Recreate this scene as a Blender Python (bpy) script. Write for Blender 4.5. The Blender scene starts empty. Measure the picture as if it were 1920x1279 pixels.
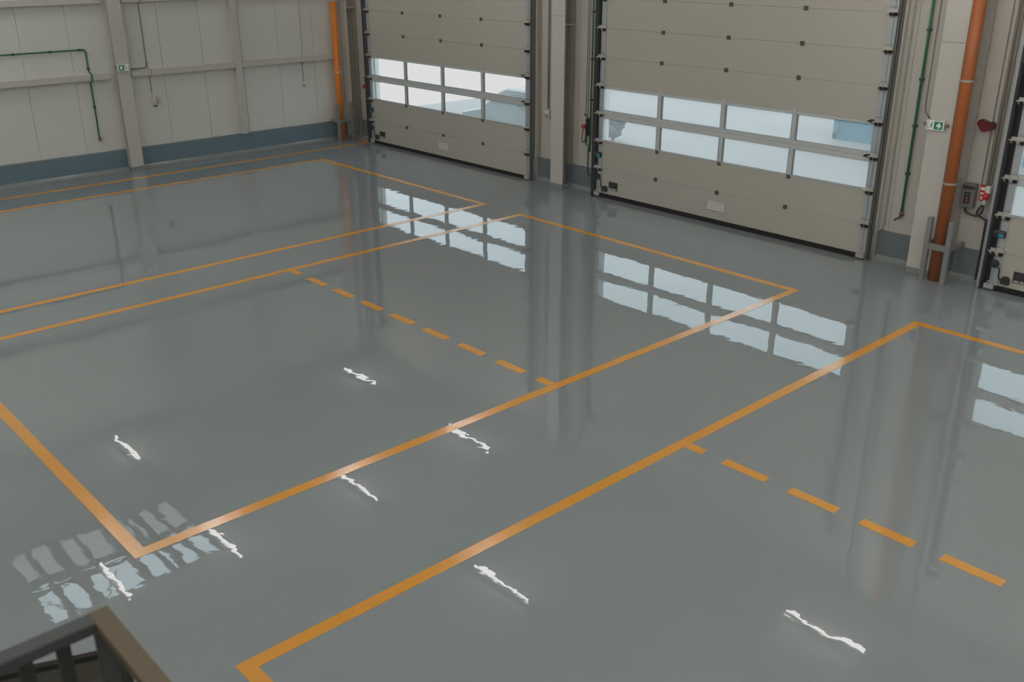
import bpy, bmesh, math, random
from mathutils import Vector, Matrix
random.seed(7)
S = bpy.context.scene
COL = S.collection
PI = math.pi

# ------------------------------------------------------------------ materials
def nodes_of(m):
    m.use_nodes = True
    return m.node_tree.nodes, m.node_tree.links

def mat(name, col, rough=0.5, metal=0.0, var=0.06, scale=3.0, spec=0.5, bump=0.0, bscale=40.0, emis=None, estr=0.0):
    m = bpy.data.materials.new(name)
    n, l = nodes_of(m)
    b = n['Principled BSDF']
    b.inputs['Roughness'].default_value = rough
    b.inputs['Metallic'].default_value = metal
    b.inputs['Specular IOR Level'].default_value = spec
    geo = n.new('ShaderNodeNewGeometry')
    no = n.new('ShaderNodeTexNoise'); no.inputs['Scale'].default_value = scale; no.inputs['Detail'].default_value = 3
    l.new(geo.outputs['Position'], no.inputs['Vector'])
    mx = n.new('ShaderNodeMix'); mx.data_type = 'RGBA'
    a = [max(0, c*(1-var)) for c in col]; c2 = [min(1, c*(1+var)) for c in col]
    mx.inputs[6].default_value = (*a, 1); mx.inputs[7].default_value = (*c2, 1)
    l.new(no.outputs['Fac'], mx.inputs[0]); l.new(mx.outputs[2], b.inputs['Base Color'])
    if bump:
        n2 = n.new('ShaderNodeTexNoise'); n2.inputs['Scale'].default_value = bscale
        l.new(geo.outputs['Position'], n2.inputs['Vector'])
        bp = n.new('ShaderNodeBump'); bp.inputs['Strength'].default_value = 1.0; bp.inputs['Distance'].default_value = bump
        l.new(n2.outputs['Fac'], bp.inputs['Height']); l.new(bp.outputs['Normal'], b.inputs['Normal'])
    if emis:
        b.inputs['Emission Color'].default_value = (*emis, 1); b.inputs['Emission Strength'].default_value = estr
    return m

def floor_mat(name, col, rough, var, ior):
    """glossy self-levelled epoxy: long, very shallow undulation in the surface"""
    m = bpy.data.materials.new(name)
    n, l = nodes_of(m); b = n['Principled BSDF']
    geo = n.new('ShaderNodeNewGeometry')
    no = n.new('ShaderNodeTexNoise'); no.inputs['Scale'].default_value = 0.35; no.inputs['Detail'].default_value = 4
    l.new(geo.outputs['Position'], no.inputs['Vector'])
    mx = n.new('ShaderNodeMix'); mx.data_type = 'RGBA'
    mx.inputs[6].default_value = (*[c*(1-var) for c in col], 1); mx.inputs[7].default_value = (*[c*(1+var) for c in col], 1)
    l.new(no.outputs['Fac'], mx.inputs[0]); l.new(mx.outputs[2], b.inputs['Base Color'])
    b.inputs['Roughness'].default_value = rough
    b.inputs['IOR'].default_value = ior
    n1 = n.new('ShaderNodeTexNoise'); n1.inputs['Scale'].default_value = 1.35; n1.inputs['Detail'].default_value = 1.0; n1.inputs['Roughness'].default_value = 0.4
    l.new(geo.outputs['Position'], n1.inputs['Vector'])
    n2 = n.new('ShaderNodeTexNoise'); n2.inputs['Scale'].default_value = 6.0; n2.inputs['Detail'].default_value = 2.0; n2.inputs['Roughness'].default_value = 0.4
    l.new(geo.outputs['Position'], n2.inputs['Vector'])
    ma = n.new('ShaderNodeMath'); ma.operation = 'MULTIPLY_ADD'; ma.inputs[1].default_value = 0.30
    l.new(n2.outputs['Fac'], ma.inputs[0]); l.new(n1.outputs['Fac'], ma.inputs[2])
    bp = n.new('ShaderNodeBump'); bp.inputs['Strength'].default_value = 1.0; bp.inputs['Distance'].default_value = 0.0021
    l.new(ma.outputs[0], bp.inputs['Height']); l.new(bp.outputs['Normal'], b.inputs['Normal'])
    return m

def pane_mat(name, veil, tint):
    m = bpy.data.materials.new(name)
    n, l = nodes_of(m)
    for x in list(n):
        if x.type != 'OUTPUT_MATERIAL': n.remove(x)
    out = [x for x in n if x.type == 'OUTPUT_MATERIAL'][0]
    tr = n.new('ShaderNodeBsdfTransparent'); tr.inputs['Color'].default_value = (*tint, 1)
    tl = n.new('ShaderNodeBsdfTranslucent'); tl.inputs['Color'].default_value = (*tint, 1)
    gl = n.new('ShaderNodeBsdfGlossy'); gl.inputs['Roughness'].default_value = 0.15
    no = n.new('ShaderNodeTexNoise'); no.inputs['Scale'].default_value = 2.0
    geo = n.new('ShaderNodeNewGeometry'); l.new(geo.outputs['Position'], no.inputs['Vector'])
    mr = n.new('ShaderNodeMapRange'); mr.inputs['To Min'].default_value = veil*0.8; mr.inputs['To Max'].default_value = veil*1.2
    l.new(no.outputs['Fac'], mr.inputs['Value'])
    m1 = n.new('ShaderNodeMixShader'); l.new(mr.outputs['Result'], m1.inputs[0]); l.new(tr.outputs[0], m1.inputs[1]); l.new(tl.outputs[0], m1.inputs[2])
    m2 = n.new('ShaderNodeMixShader'); m2.inputs[0].default_value = 0.04; l.new(m1.outputs[0], m2.inputs[1]); l.new(gl.outputs[0], m2.inputs[2])
    l.new(m2.outputs[0], out.inputs['Surface'])
    return m

M = {}
M['floor'] = floor_mat('epoxy_floor', (0.264, 0.302, 0.322), 0.012, 0.05, 1.75)
M['line'] = floor_mat('yellow_paint', (0.86, 0.36, 0.010), 0.17, 0.05, 2.6)
M['wall'] = mat('cream_panel', (0.53, 0.51, 0.462), 0.55, var=0.03, scale=0.7)
M['wall_left'] = mat('pale_panel', (0.74, 0.755, 0.72), 0.55, var=0.03, scale=0.7)
M['plinth'] = mat('plinth_paint', (0.14, 0.175, 0.195), 0.45)
M['plinth_left'] = mat('plinth_paint_blue', (0.135, 0.215, 0.27), 0.45)
M['cove'] = mat('cove_paint', (0.25, 0.28, 0.28), 0.18)
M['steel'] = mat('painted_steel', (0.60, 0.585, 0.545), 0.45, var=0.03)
M['steel_dark'] = mat('recess_shade_and_joint_steel', (0.33, 0.31, 0.27), 0.5, var=0.03)  # shade of the column recesses put into the colour; also colours splice joints
M['ceil'] = mat('roof_sheet', (0.70, 0.71, 0.69), 0.7)
M['door'] = mat('door_sheet', (0.505, 0.488, 0.435), 0.42, var=0.025, scale=0.9, bump=0.0004, bscale=120)
M['groove'] = mat('door_joint', (0.36, 0.345, 0.31), 0.6)
M['alu'] = mat('anodised_aluminium', (0.62, 0.655, 0.67), 0.4, 0.1)
M['galv'] = mat('galvanised_steel', (0.45, 0.50, 0.53), 0.42, 0.25, var=0.12, scale=14)
M['track'] = mat('track_steel', (0.19, 0.20, 0.19), 0.45, 0.4)
M['chrome'] = mat('zinc_hinge', (0.62, 0.60, 0.56), 0.3, 0.6)
M['black'] = mat('black_rubber', (0.009, 0.008, 0.007), 0.7, spec=0.2)
M['blackp'] = mat('black_plastic', (0.022, 0.022, 0.023), 0.4)
M['clip'] = mat('grey_clip', (0.075, 0.073, 0.066), 0.5)
M['white'] = mat('white_plastic', (0.75, 0.75, 0.73), 0.4)
M['glass'] = pane_mat('acrylic_pane', 0.10, (0.95, 0.98, 1.0))
M['frost'] = pane_mat('frosted_pane', 0.55, (0.6, 0.6, 0.58))
M['orange'] = mat('orange_pvc', (0.78, 0.23, 0.012), 0.38, var=0.08)
M['orange_dark'] = mat('rust_pvc', (0.40, 0.11, 0.02), 0.42, var=0.1)
M['guard'] = mat('grey_guard', (0.23, 0.24, 0.24), 0.5)
M['green'] = mat('green_pipe', (0.012, 0.14, 0.065), 0.4)
M['greend'] = mat('dark_clip', (0.03, 0.045, 0.04), 0.5)
M['tap'] = mat('brass_tap', (0.22, 0.12, 0.07), 0.35, 0.6)
M['redtap'] = mat('red_lever', (0.30, 0.02, 0.02), 0.4)
M['cable'] = mat('grey_cable', (0.36, 0.34, 0.30), 0.5)
M['cabled'] = mat('brown_cable', (0.16, 0.14, 0.11), 0.5)
M['signgreen'] = mat('sign_green', (0.0, 0.235, 0.12), 0.4)
M['signwhite'] = mat('sign_white', (0.80, 0.82, 0.78), 0.4, emis=(0.9, 1.0, 0.95), estr=0.12)
M['siren'] = mat('siren_red', (0.12, 0.003, 0.009), 0.25)
M['red'] = mat('signal_red', (0.55, 0.025, 0.025), 0.35)
M['redlit'] = mat('red_indicator', (0.8, 0.03, 0.03), 0.3, emis=(1, 0.05, 0.05), estr=0.25)
M['box'] = mat('control_grey', (0.15, 0.155, 0.15), 0.45)
M['cyan'] = mat('cyan_patch', (0.02, 0.30, 0.38), 0.4)
M['tube'] = mat('lit_tube', (1, 1, 1), 0.3, emis=(1.0, 0.945, 0.875), estr=112.0)
M['tube_fill'] = mat('fill_tube', (1, 1, 1), 0.3, emis=(1.0, 0.945, 0.875), estr=235.0)  # for the added out-of-view tubes, stronger than the mirrored ones
M['housing'] = mat('lamp_housing', (0.6, 0.6, 0.6), 0.4)
M['rail'] = mat('rail_grey', (0.05, 0.057, 0.059), 0.55, spec=0.3)
M['rail_reflect'] = mat('rail_reflected_light', (0.100, 0.078, 0.048), 0.55, spec=0.3)  # brown light reflected on the grey side rail, put into its colour
M['baluster'] = mat('baluster_dark', (0.030, 0.033, 0.029), 0.55, spec=0.3)
M['deck'] = mat('deck_sheet', (0.085, 0.082, 0.066), 0.6, spec=0.3)
M['concrete'] = mat('mezzanine_concrete', (0.3, 0.3, 0.29), 0.7)
M['pave'] = mat('yard_paving', (0.150, 0.147, 0.138), 0.8, var=0.22, scale=0.25)
M['paveb'] = mat('bright_yard', (0.62, 0.61, 0.58), 0.9, var=0.05, scale=0.2)
M['car'] = mat('pale_car_paint', (0.16, 0.20, 0.22), 0.3)
M['carglass'] = mat('car_glass', (0.05, 0.075, 0.09), 0.1)
M['tyre'] = mat('tyre_rubber', (0.03, 0.03, 0.03), 0.7)
M['bluebox'] = mat('pale_blue_sheet', (0.012, 0.13, 0.20), 0.5)
M['bush'] = mat('bush_leaves', (0.03, 0.05, 0.075), 0.8, var=0.5, scale=12)

# ------------------------------------------------------------------ mesh builder
WORLD = {}
def wl(o):
    return WORLD.get(o.name, Vector((0, 0, 0))) if o else Vector((0, 0, 0))

class MB:
    def __init__(s): s.bm = bmesh.new()
    def box(s, x0, x1, y0, y1, z0, z1, bev=0.0, rot=None):
        v = [s.bm.verts.new((x, y, z)) for x in (x0, x1) for y in (y0, y1) for z in (z0, z1)]
        f = [(0, 1, 3, 2), (4, 6, 7, 5), (0, 4, 5, 1), (2, 3, 7, 6), (0, 2, 6, 4), (1, 5, 7, 3)]
        fs = [s.bm.faces.new([v[i] for i in q]) for q in f]
        if rot:
            bmesh.ops.rotate(s.bm, verts=v, cent=Vector(rot[0]), matrix=Matrix.Rotation(rot[1], 3, rot[2]))
        if bev:
            e = list({e for q in fs for e in q.edges})
            bmesh.ops.bevel(s.bm, geom=e, offset=bev, segments=2, profile=0.5, affect='EDGES')
        return s
    def cyl(s, p, q, r, seg=16, r2=None, cap=True):
        p = Vector(p); q = Vector(q); d = (q-p); r2 = r if r2 is None else r2
        z = d.normalized(); a = Vector((1, 0, 0)) if abs(z.x) < .9 else Vector((0, 1, 0))
        x = z.cross(a).normalized(); y = z.cross(x)
        A = [s.bm.verts.new(p + r*(math.cos(t)*x+math.sin(t)*y)) for t in [2*PI*i/seg for i in range(seg)]]
        B = [s.bm.verts.new(q + r2*(math.cos(t)*x+math.sin(t)*y)) for t in [2*PI*i/seg for i in range(seg)]]
        for i in range(seg):
            f = s.bm.faces.new([A[i], A[(i+1) % seg], B[(i+1) % seg], B[i]]); f.smooth = True
        if cap:
            s.bm.faces.new(A[::-1]); s.bm.faces.new(B)
        return s
    def tube(s, pts, r, seg=10, sub=0):
        pts = [Vector(p) for p in pts]
        if sub:   # Catmull-Rom smoothing
            out = []
            P = [pts[0]] + pts + [pts[-1]]
            for i in range(1, len(P)-2):
                for k in range(sub):
                    t = k/sub
                    a, b, c, d = P[i-1], P[i], P[i+1], P[i+2]
                    out.append(0.5*((2*b)+(c-a)*t+(2*a-5*b+4*c-d)*t*t+(3*b-a-3*c+d)*t**3))
            out.append(pts[-1]); pts = out
        rings = []; prev = None
        for i, p in enumerate(pts):
            t = (pts[min(i+1, len(pts)-1)]-pts[max(i-1, 0)]).normalized()
            if prev is None:
                a = Vector((0, 0, 1)) if abs(t.z) < .9 else Vector((1, 0, 0))
                x = t.cross(a).normalized()
            else:
                x = (prev - prev.dot(t)*t).normalized()
            prev = x; y = t.cross(x)
            rings.append([s.bm.verts.new(p + r*(math.cos(2*PI*k/seg)*x+math.sin(2*PI*k/seg)*y)) for k in range(seg)])
        for A, B in zip(rings, rings[1:]):
            for k in range(seg):
                f = s.bm.faces.new([A[k], A[(k+1) % seg], B[(k+1) % seg], B[k]]); f.smooth = True
        s.bm.faces.new(rings[0][::-1]); s.bm.faces.new(rings[-1])
        return s
    def prism(s, poly, axis, a, b):
        """poly of 2-D points extruded along axis from a to b; 2-D axes keep xyz order"""
        def P(u, v, w): return {'x': (w, u, v), 'y': (u, w, v), 'z': (u, v, w)}[axis]
        A = [s.bm.verts.new(P(u, v, a)) for u, v in poly]; B = [s.bm.verts.new(P(u, v, b)) for u, v in poly]
        n = len(poly)
        for i in range(n): s.bm.faces.new([A[i], A[(i+1) % n], B[(i+1) % n], B[i]])
        s.bm.faces.new(A[::-1]); s.bm.faces.new(B)
        return s
    def ball(s, c, r, sq=(1, 1, 1), sub=3):
        g = bmesh.ops.create_icosphere(s.bm, subdivisions=sub, radius=r)
        for v in g['verts']:
            v.co = Vector((v.co.x*sq[0], v.co.y*sq[1], v.co.z*sq[2])) + Vector(c)
            for f in v.link_faces: f.smooth = True
        return s
    def build(s, name, m, parent=None):
        bmesh.ops.recalc_face_normals(s.bm, faces=s.bm.faces)
        off = wl(parent)
        for v in s.bm.verts: v.co -= off
        me = bpy.data.meshes.new(name); s.bm.to_mesh(me); s.bm.free()
        me.materials.append(M[m])
        o = bpy.data.objects.new(name, me); COL.objects.link(o)
        if parent: o.parent = parent
        WORLD[o.name] = off.copy()
        return o

def box(name, m, parent, *a, bev=0.0, rot=None): return MB().box(*a, bev=bev, rot=rot).build(name, m, parent)

def tag(o, label=None, cat=None, group=None, kind=None):
    if label: o['label'] = label
    if cat: o['category'] = cat
    if group: o['group'] = group
    if kind: o['kind'] = kind
    return o
def thing(name, loc, label, cat, group=None, kind=None):
    o = bpy.data.objects.new(name, None); COL.objects.link(o); o.location = loc
    o.empty_display_size = 0.1
    WORLD[o.name] = Vector(loc)
    return tag(o, label, cat, group, kind)
def struct(name, mb, m, label=None):
    o = mb.build(name, m); o['kind'] = 'structure'
    if label: o['label'] = label
    return o
def copy_tree(o, parent=None):
    c = o.copy(); COL.objects.link(c)
    if parent: c.parent = parent
    for ch in list(o.children): copy_tree(ch, c)
    return c
def text_mesh(name, body, size, m, parent, loc, depth=0.002):
    """lettering standing on the x-z plane, read from -y"""
    cu = bpy.data.curves.new('lettering', 'FONT'); cu.body = body; cu.size = size; cu.extrude = depth/2
    cu.align_x = 'CENTER'; cu.align_y = 'CENTER'; cu.offset = size*0.012
    t = bpy.data.objects.new('lettering_source', cu); COL.objects.link(t)
    dg = bpy.context.evaluated_depsgraph_get()
    me = bpy.data.meshes.new_from_object(t.evaluated_get(dg))
    bpy.data.objects.remove(t); bpy.data.curves.remove(cu)
    me.transform(Matrix.Translation(Vector(loc)-wl(parent)) @ Matrix.Rotation(PI/2, 4, 'X'))
    me.materials.clear(); me.materials.append(M[m])
    o = bpy.data.objects.new(name, me); COL.objects.link(o); o.parent = parent
    return o

# ------------------------------------------------------------------ camera
f_px = 1825.77
R = Vector((0.6740495634624561, 0.7386805134592166, -0.0028783730996054823))
U = Vector((-0.2770543528142243, 0.2564217621134328, 0.9260068927936409))
Fw = Vector((-0.684761324537801, 0.62337707605451, -0.3774956284077553))
Cp = Vector((17.463955, -14.635663, 4.835727))
cd = bpy.data.cameras.new('camera'); cam = bpy.data.objects.new('camera', cd); COL.objects.link(cam)
cd.sensor_fit = 'HORIZONTAL'; cd.sensor_width = 36; cd.lens = f_px/1920*36
cd.clip_end = 500; cd.clip_start = 0.05
mw = Matrix.Identity(4)
for i in range(3):
    mw[i][0] = R[i]; mw[i][1] = U[i]; mw[i][2] = -Fw[i]; mw[i][3] = Cp[i]
cam.matrix_world = mw
cd.dof.use_dof = True; cd.dof.focus_distance = 15.0; cd.dof.aperture_fstop = 2.6
S.camera = cam

# ------------------------------------------------------------------ room shell
XL, YW = -5.12, 0.20            # inner faces of left wall and of the wall with the doors
XR, YB, HC = 20.4, -18.0, 6.12
DC = [-1.029, 6.9946, 15.018]   # door centres
HO, DH = 3.0, 5.0               # half opening, opening height
T = 0.12

struct('floor', MB().box(XL-0.3, XR+0.3, YB-0.3, YW+T, -0.2, 0.0), 'floor', 'glossy grey epoxy floor of the hall')

# left wall: vertical sandwich panels one metre wide on a backing board
mb = MB().box(XL-0.14, XL-0.02, YB, YW+T, 0, HC)
seams = [-0.93-1.005*k for k in range(17)]
ys = [YW] + [s for s in seams if s > YB] + [YB]
for a, b in zip(ys, ys[1:]):
    mb.box(XL-0.02, XL, b+0.004, a-0.004, 0.45, HC)
struct('wall_left', mb, 'wall_left', 'pale grey panel wall with vertical joints')

# wall with the doors
mb = MB()
spans = [(XL-0.14, DC[0]-HO), (DC[0]+HO, DC[1]-HO), (DC[1]+HO, DC[2]-HO), (DC[2]+HO, XR)]
for a, b in spans:
    mb.box(a, b, YW+0.015, YW+T, 0, HC)
    cuts = [a] + [q for q in (-4.45, 3.235, 10.25, 11.35) if a < q < b] + [b]
    for p, q in zip(cuts, cuts[1:]): mb.box(p+0.003, q-0.003, YW, YW+0.015, 0, HC)
for c in DC: mb.box(c-HO, c+HO, YW, YW+T, DH, HC)
struct('wall_back', mb, 'wall', 'cream panel wall holding the sectional doors')
struct('wall_right', MB().box(XR, XR+0.15, YB, YW+T, 0, HC), 'wall')
struct('wall_front', MB().box(XL-0.14, XR+0.15, YB-0.15, YB, 0, HC), 'wall')

# roof with one long rooflight
SX0, SX1, SY0, SY1 = -0.90, 1.80, -11.2, -7.85
mb = MB()
mb.box(XL-0.14, SX0, YB, YW+T, HC, HC+0.2).box(SX1, XR, YB, YW+T, HC, HC+0.2)
mb.box(SX0, SX1, YB, SY0, HC, HC+0.2).box(SX0, SX1, SY1, YW+T, HC, HC+0.2)
struct('ceiling', mb, 'ceil')
w = thing('window_1', (0.45, -9.5, HC), 'rooflight with clear and frosted panes seen mirrored in the floor', 'window', kind='structure')
L = SY1-SY0
bars = [(0, .012), (.095, .125), (.22, .275), (.36, .375), (.52, .56), (.66, .685), (.72, .76), (.84, .86), (.965, .985)]
mb = MB()
for a, b in bars: mb.box(SX0, SX1, SY0+a*L, SY0+b*L, HC+0.02, HC+0.12)
for xx, ww in ((0.36, .10), (0.66, .05), (SX1-0.03, .06), (SX0, .06)): mb.box(xx-ww/2, xx+ww/2, SY0, SY1, HC+0.015, HC+0.115)
mb.build('window_frame', 'rail', w)
MB().tube([(0.8, SY0+.05, HC+.15), (1.6, SY0+.55, HC+.15)], 0.012).tube([(1.5, SY0+1.0, HC+.15), (0.8, SY0+1.5, HC+.15)], 0.012).build('brace', 'rail', w)
MB().box(0.36, SX1, SY0, SY1, HC+0.13, HC+0.135).build('pane', 'glass', w)
MB().box(SX0, 0.36, SY0, SY1, HC+0.13, HC+0.135).build('frosted_pane', 'frost', w)

# plinths with their cove
def plinth(name, m, x0, x1, label, top=0.5):
    mb = MB().box(x0, x1, YW-0.03, YW, 0.0, top)
    o = struct(name, mb, m, label)
    MB().prism([(YW-0.03, 0.09), (YW-0.05, 0.05), (YW-0.09, 0.02), (YW-0.15, 0.002), (YW-0.03, 0.002)], 'x', x0, x1).build('cove', 'cove', o)
plinth('baseboard_back_corner', 'plinth', -4.77, DC[0]-3.17, 'grey plinth between hall corner and first sectional door')
plinth('baseboard_back_middle', 'plinth', DC[0]+3.11, DC[1]-3.17, 'grey plinth between the two full sectional doors')
plinth('baseboard_back_far', 'plinth', DC[1]+3.11, DC[2]-3.17, 'grey plinth behind the rust brown downpipe')
plinth('baseboard_back_end', 'plinth', DC[2]+3.11, XR, 'grey plinth past the last door')
o = struct('baseboard_left', MB().box(XL, XL+0.05, YB, YW-0.03, 0.0, 0.475), 'plinth_left', 'blue grey plinth along the left wall')
MB().box(XL, XL+0.055, YB, YW-0.03, 0.475, 0.50).build('ledge', 'cove', o)
MB().prism([(XL+0.05, 0.09), (XL+0.07, 0.05), (XL+0.11, 0.02), (XL+0.18, 0.002), (XL+0.05, 0.002)], 'y', YB, YW-0.03).build('cove', 'cove', o)

# ------------------------------------------------------------------ yellow floor markings
LW, ZT = 0.061, 0.0025
def mk(name, rects, label, group=None):
    mb = MB()
    for x0, x1, y0, y1 in rects: mb.box(x0, x1, y0, y1, 0.0002, ZT)
    return tag(mb.build(name, 'line'), label, 'floor line', group, 'thing')
def bay(x0, x1, y0, y1, label):
    w = LW
    mk('bay_outline', [(x0-w, x1+w, y1-w, y1+w), (x0-w, x1+w, y0-w, y0+w), (x0-w, x0+w, y0+w, y1-w), (x1-w, x1+w, y0+w, y1-w)], label, 'painted bay outlines')
bay(-3.078, 2.928, -12.255, -2.157, 'yellow painted bay outline in front of the far left door')
bay(4.029, 10.086, -12.253, -2.172, 'yellow painted bay outline in front of the middle door')
bay(12.0, 18.06, -12.265, -2.136, 'yellow painted bay outline in front of the right-hand door, cut off by the frame')
mk('wall_line', [(-4.217, -4.087, -17.8, 0.085), (-4.76, -4.217, -0.045, 0.085)], 'long yellow line along the left wall plinth with a short return at the corner', 'painted bay outlines')
ordn = ['first', 'second', 'third', 'fourth', 'fifth', 'sixth', 'seventh', 'eighth', 'ninth']
dB = [(4.094, 4.33), (4.60, 5.09), (5.34, 5.82), (6.08, 6.56), (6.81, 7.30), (7.56, 8.06), (8.31, 8.79), (9.06, 9.54), (9.79, 10.02)]
for i, (a, b) in enumerate(dB):
    mk('floor_dash', [(a, b, -7.283, -7.165)], f'yellow dash inside the middle bay, {ordn[i]} of nine counted from its far left line', 'dashes across the middle bay')
dC = [(12.066, 12.27), (12.52, 13.02), (13.28, 13.78), (14.02, 14.52), (14.77, 15.28)]
for i, (a, b) in enumerate(dC):
    mk('floor_dash', [(a, b, -7.303, -7.185)], f'yellow dash in the right-hand bay, {ordn[i]} counted from the long bay line', 'dashes across the near bay')

# ------------------------------------------------------------------ sectional doors
SEC, Z1 = 0.545, 0.600
def seam(k): return Z1+SEC*k
def make_door():
    cx = DC[1]
    d = thing('door_2', (cx, 0, 0), 'middle sectional overhead door, cream panels with two rows of four windows', 'door', 'sectional overhead doors', 'structure')
    W = 2.92
    # panels
    zs = [0.09, seam(0), seam(1), seam(2), seam(3)] + [seam(k) for k in range(4, 9)]
    for i, (a, b) in enumerate(zip(zs, zs[1:])):
        if i in (2, 3): continue
        box('door_panel', 'door', d, cx-W, cx+W, 0.0, 0.045, a+0.0015, b-0.0015, bev=0.0015)
    box('joint_strip', 'groove', d, cx-W, cx+W, 0.02, 0.04, 0.1, seam(1))
    box('joint_strip', 'groove', d, cx-W, cx+W, 0.02, 0.04, seam(3)+0.005, seam(8))
    box('bottom_seal', 'black', d, cx-W-0.14, cx+W+0.1, -0.005, 0.05, 0.004, 0.09, bev=0.008)
    cols = [cx-1.451, cx, cx+1.451]
    # glazed sections
    for i, (a, b) in enumerate([(seam(1), seam(2)), (seam(2), seam(3))]):
        rb = 0.020 if i == 0 else 0.070; rt = 0.080 if i == 0 else 0.044
        mb = MB()
        mb.box(cx-W, cx+W, -0.004, 0.045, a+0.002, a+rb)
        mb.box(cx-W, cx+W, -0.004, 0.045, b-rt, b-0.002)
        mb.box(cx-W, cx-2.872, -0.004, 0.045, a+rb, b-rt).box(cx+2.880, cx+W, -0.004, 0.045, a+rb, b-rt)
        # moulded rebate lines
        mb.box(cx-2.86, cx+2.87, -0.012, -0.004, a+rb-0.012, a+rb).box(cx-2.86, cx+2.87, -0.012, -0.004, b-rt, b-rt+0.012)
        fr = mb.build('window_frame', 'alu', d)
        edges = [cx-2.872] + cols + [cx+2.880]
        for c in cols:
            m2 = MB().box(c-0.045, c+0.045, 0.0, 0.045, a+rb, b-rt).box(c-0.028, c+0.028, -0.012, 0.0, a+rb-0.02, b-rt+0.02, bev=0.003)
            m2.build('mullion', 'alu', fr)
        for p, q in zip(edges, edges[1:]):
            box('pane', 'glass', fr, p, q, 0.02, 0.024, a+rb, b-rt)
            pa, qa = p+(0.045 if p in cols else 0), q-(0.045 if q in cols else 0)
            g = 0.006
            MB().box(pa, qa, -0.003, 0.046, a+rb, a+rb+g).box(pa, qa, -0.003, 0.046, b-rt-g, b-rt).box(pa, pa+g, -0.003, 0.046, a+rb+g, b-rt-g).box(qa-g, qa, -0.003, 0.046, a+rb+g, b-rt-g).build('gasket', 'clip', fr)
    for c in cols:
        box('mullion_foot', 'clip', d, c-0.033, c+0.033, -0.022, 0.0, seam(1)-0.045, seam(1)+0.02, bev=0.004)
        box('mullion_head', 'alu', d, c-0.033, c+0.033, -0.022, 0.0, seam(3)-0.02, seam(3)+0.04, bev=0.004)
        for k in [0] + list(range(4, 9)):
            box('hinge', 'clip', d, c-0.034, c+0.034, -0.028, 0.0, seam(k)-0.035, seam(k)+0.035, bev=0.006)
    # side strips, hinges with rollers, tracks
    for s, u0, u1 in ((-1, -2.975, -2.862), (1, 2.885, 3.02)):
        box('side_strip', 'galv', d, cx+u0, cx+u1, -0.012, 0.045, 0.09, seam(8))
        for k in range(0, 9):
            z = seam(k); a, b = cx+u0, cx+u1
            if s < 0: a, b = a-0.09, b+0.015
            else: a, b = a-0.03, b+0.01
            mb = MB().box(a, b, -0.060, -0.012, z-0.004, z+0.014).box(a+0.02, b-0.01, -0.03, -0.012, z-0.05, z+0.05, bev=0.004)
            mb.cyl((a+0.02, -0.045, z-0.02), (b-0.02, -0.045, z-0.02), 0.013, 8)
            h = mb.build('side_hinge', 'chrome', d)
            MB().cyl((a+0.06, -0.052, z-0.022), (a+0.10, -0.052, z-0.022), 0.026, 10).cyl((b-0.055, -0.052, z-0.022), (b-0.005, -0.052, z-0.022), 0.028, 10).build('roller', 'black', h)
            mb = MB()
            for q in range(4):
                xx = a+0.05+q*(b-a-0.08)/3.3
                mb.cyl((xx, -0.018, z+0.075), (xx, -0.010, z+0.075), 0.007, 6).cyl((xx, -0.018, z-0.07), (xx, -0.010, z-0.07), 0.007, 6)
            mb.build('screws', 'clip', h)
        if s > 0:
            for k in (2, 3):
                MB().prism([(cx+2.76, seam(k)+.0), (cx+2.885, seam(k)-0.03), (cx+2.885, seam(k)+0.035), (cx+2.82, seam(k)+.03)], 'y', -0.04, -0.004).build('stop_wedge', 'black', d)
        # vertical track (channel open towards the door) and the frame angle around the opening
        o0, o1 = (cx+3.025, cx+3.075) if s > 0 else (cx-3.10, cx-2.98)
        mb = MB().box(o0, o1, 0.085, 0.10, 0.0, 5.3)
        if s > 0: mb.box(o0, o0+0.010, -0.02, 0.085, 0.0, 5.3).box(o0+0.018, o1, -0.01, 0.0, 0.0, 5.3).box(o1-0.012, o1, -0.01, 0.085, 0.0, 5.3)
        else: mb.box(o0, o0+0.012, -0.06, 0.085, 0.0, 5.3).box(o0, o0+0.03, -0.07, -0.055, 0.0, 5.3)
        mb.build('track', 'track' if s > 0 else 'blackp', d)
        f0, f1 = (cx+3.03, cx+3.103) if s > 0 else (cx-3.165, cx-3.105)
        box('frame_post', 'steel' if s > 0 else 'galv', d, f0, f1, 0.102 if s > 0 else 0.0, YW, 0.0, 5.3, bev=0.004)
        # bottom bracket with cable anchor
        x = cx+s*2.96
        MB().box(x-0.08, x+0.06, -0.05, -0.012, 0.03, 0.10).box(x-0.015, x+0.02, -0.03, -0.012, 0.10, 0.36).build('bottom_bracket', 'chrome' if s > 0 else 'galv', d)
        ring = [(x-0.005+0.03*math.cos(t*PI/8), -0.045, 0.12+0.035*math.sin(t*PI/8)) for t in range(17)]
        MB().tube(ring, 0.008, 6).build('cable_anchor', 'chrome', d)
        MB().cyl((x+0.005, -0.03, 0.15), (x+0.02*s, -0.025, 5.0), 0.003, 6).build('lift_cable', 'track', d)
    # slack switch with patch, junction lead and sensor on the hinge side
    xb = cx-2.95
    o = box('switch', 'blackp', d, xb-0.10, xb+0.09, -0.07, -0.012, 0.82, 0.93, bev=0.025)
    box('switch_patch', 'cyan', o, xb-0.0, xb+0.07, -0.074, -0.069, 0.835, 0.89)
    MB().cyl((xb+0.01, -0.05, 0.42), (xb+0.01, -0.012, 0.42), 0.06, 12).build('junction', 'blackp', d)
    MB().tube([(xb+0.03, -0.055, 0.42), (xb+0.09, -0.045, 0.36), (xb+0.09, -0.03, 0.25), (xb+0.13, -0.02, 0.18), (xb+0.19, -0.02, 0.18)], 0.010, 8, 5).build('lead', 'blackp', d)
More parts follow.
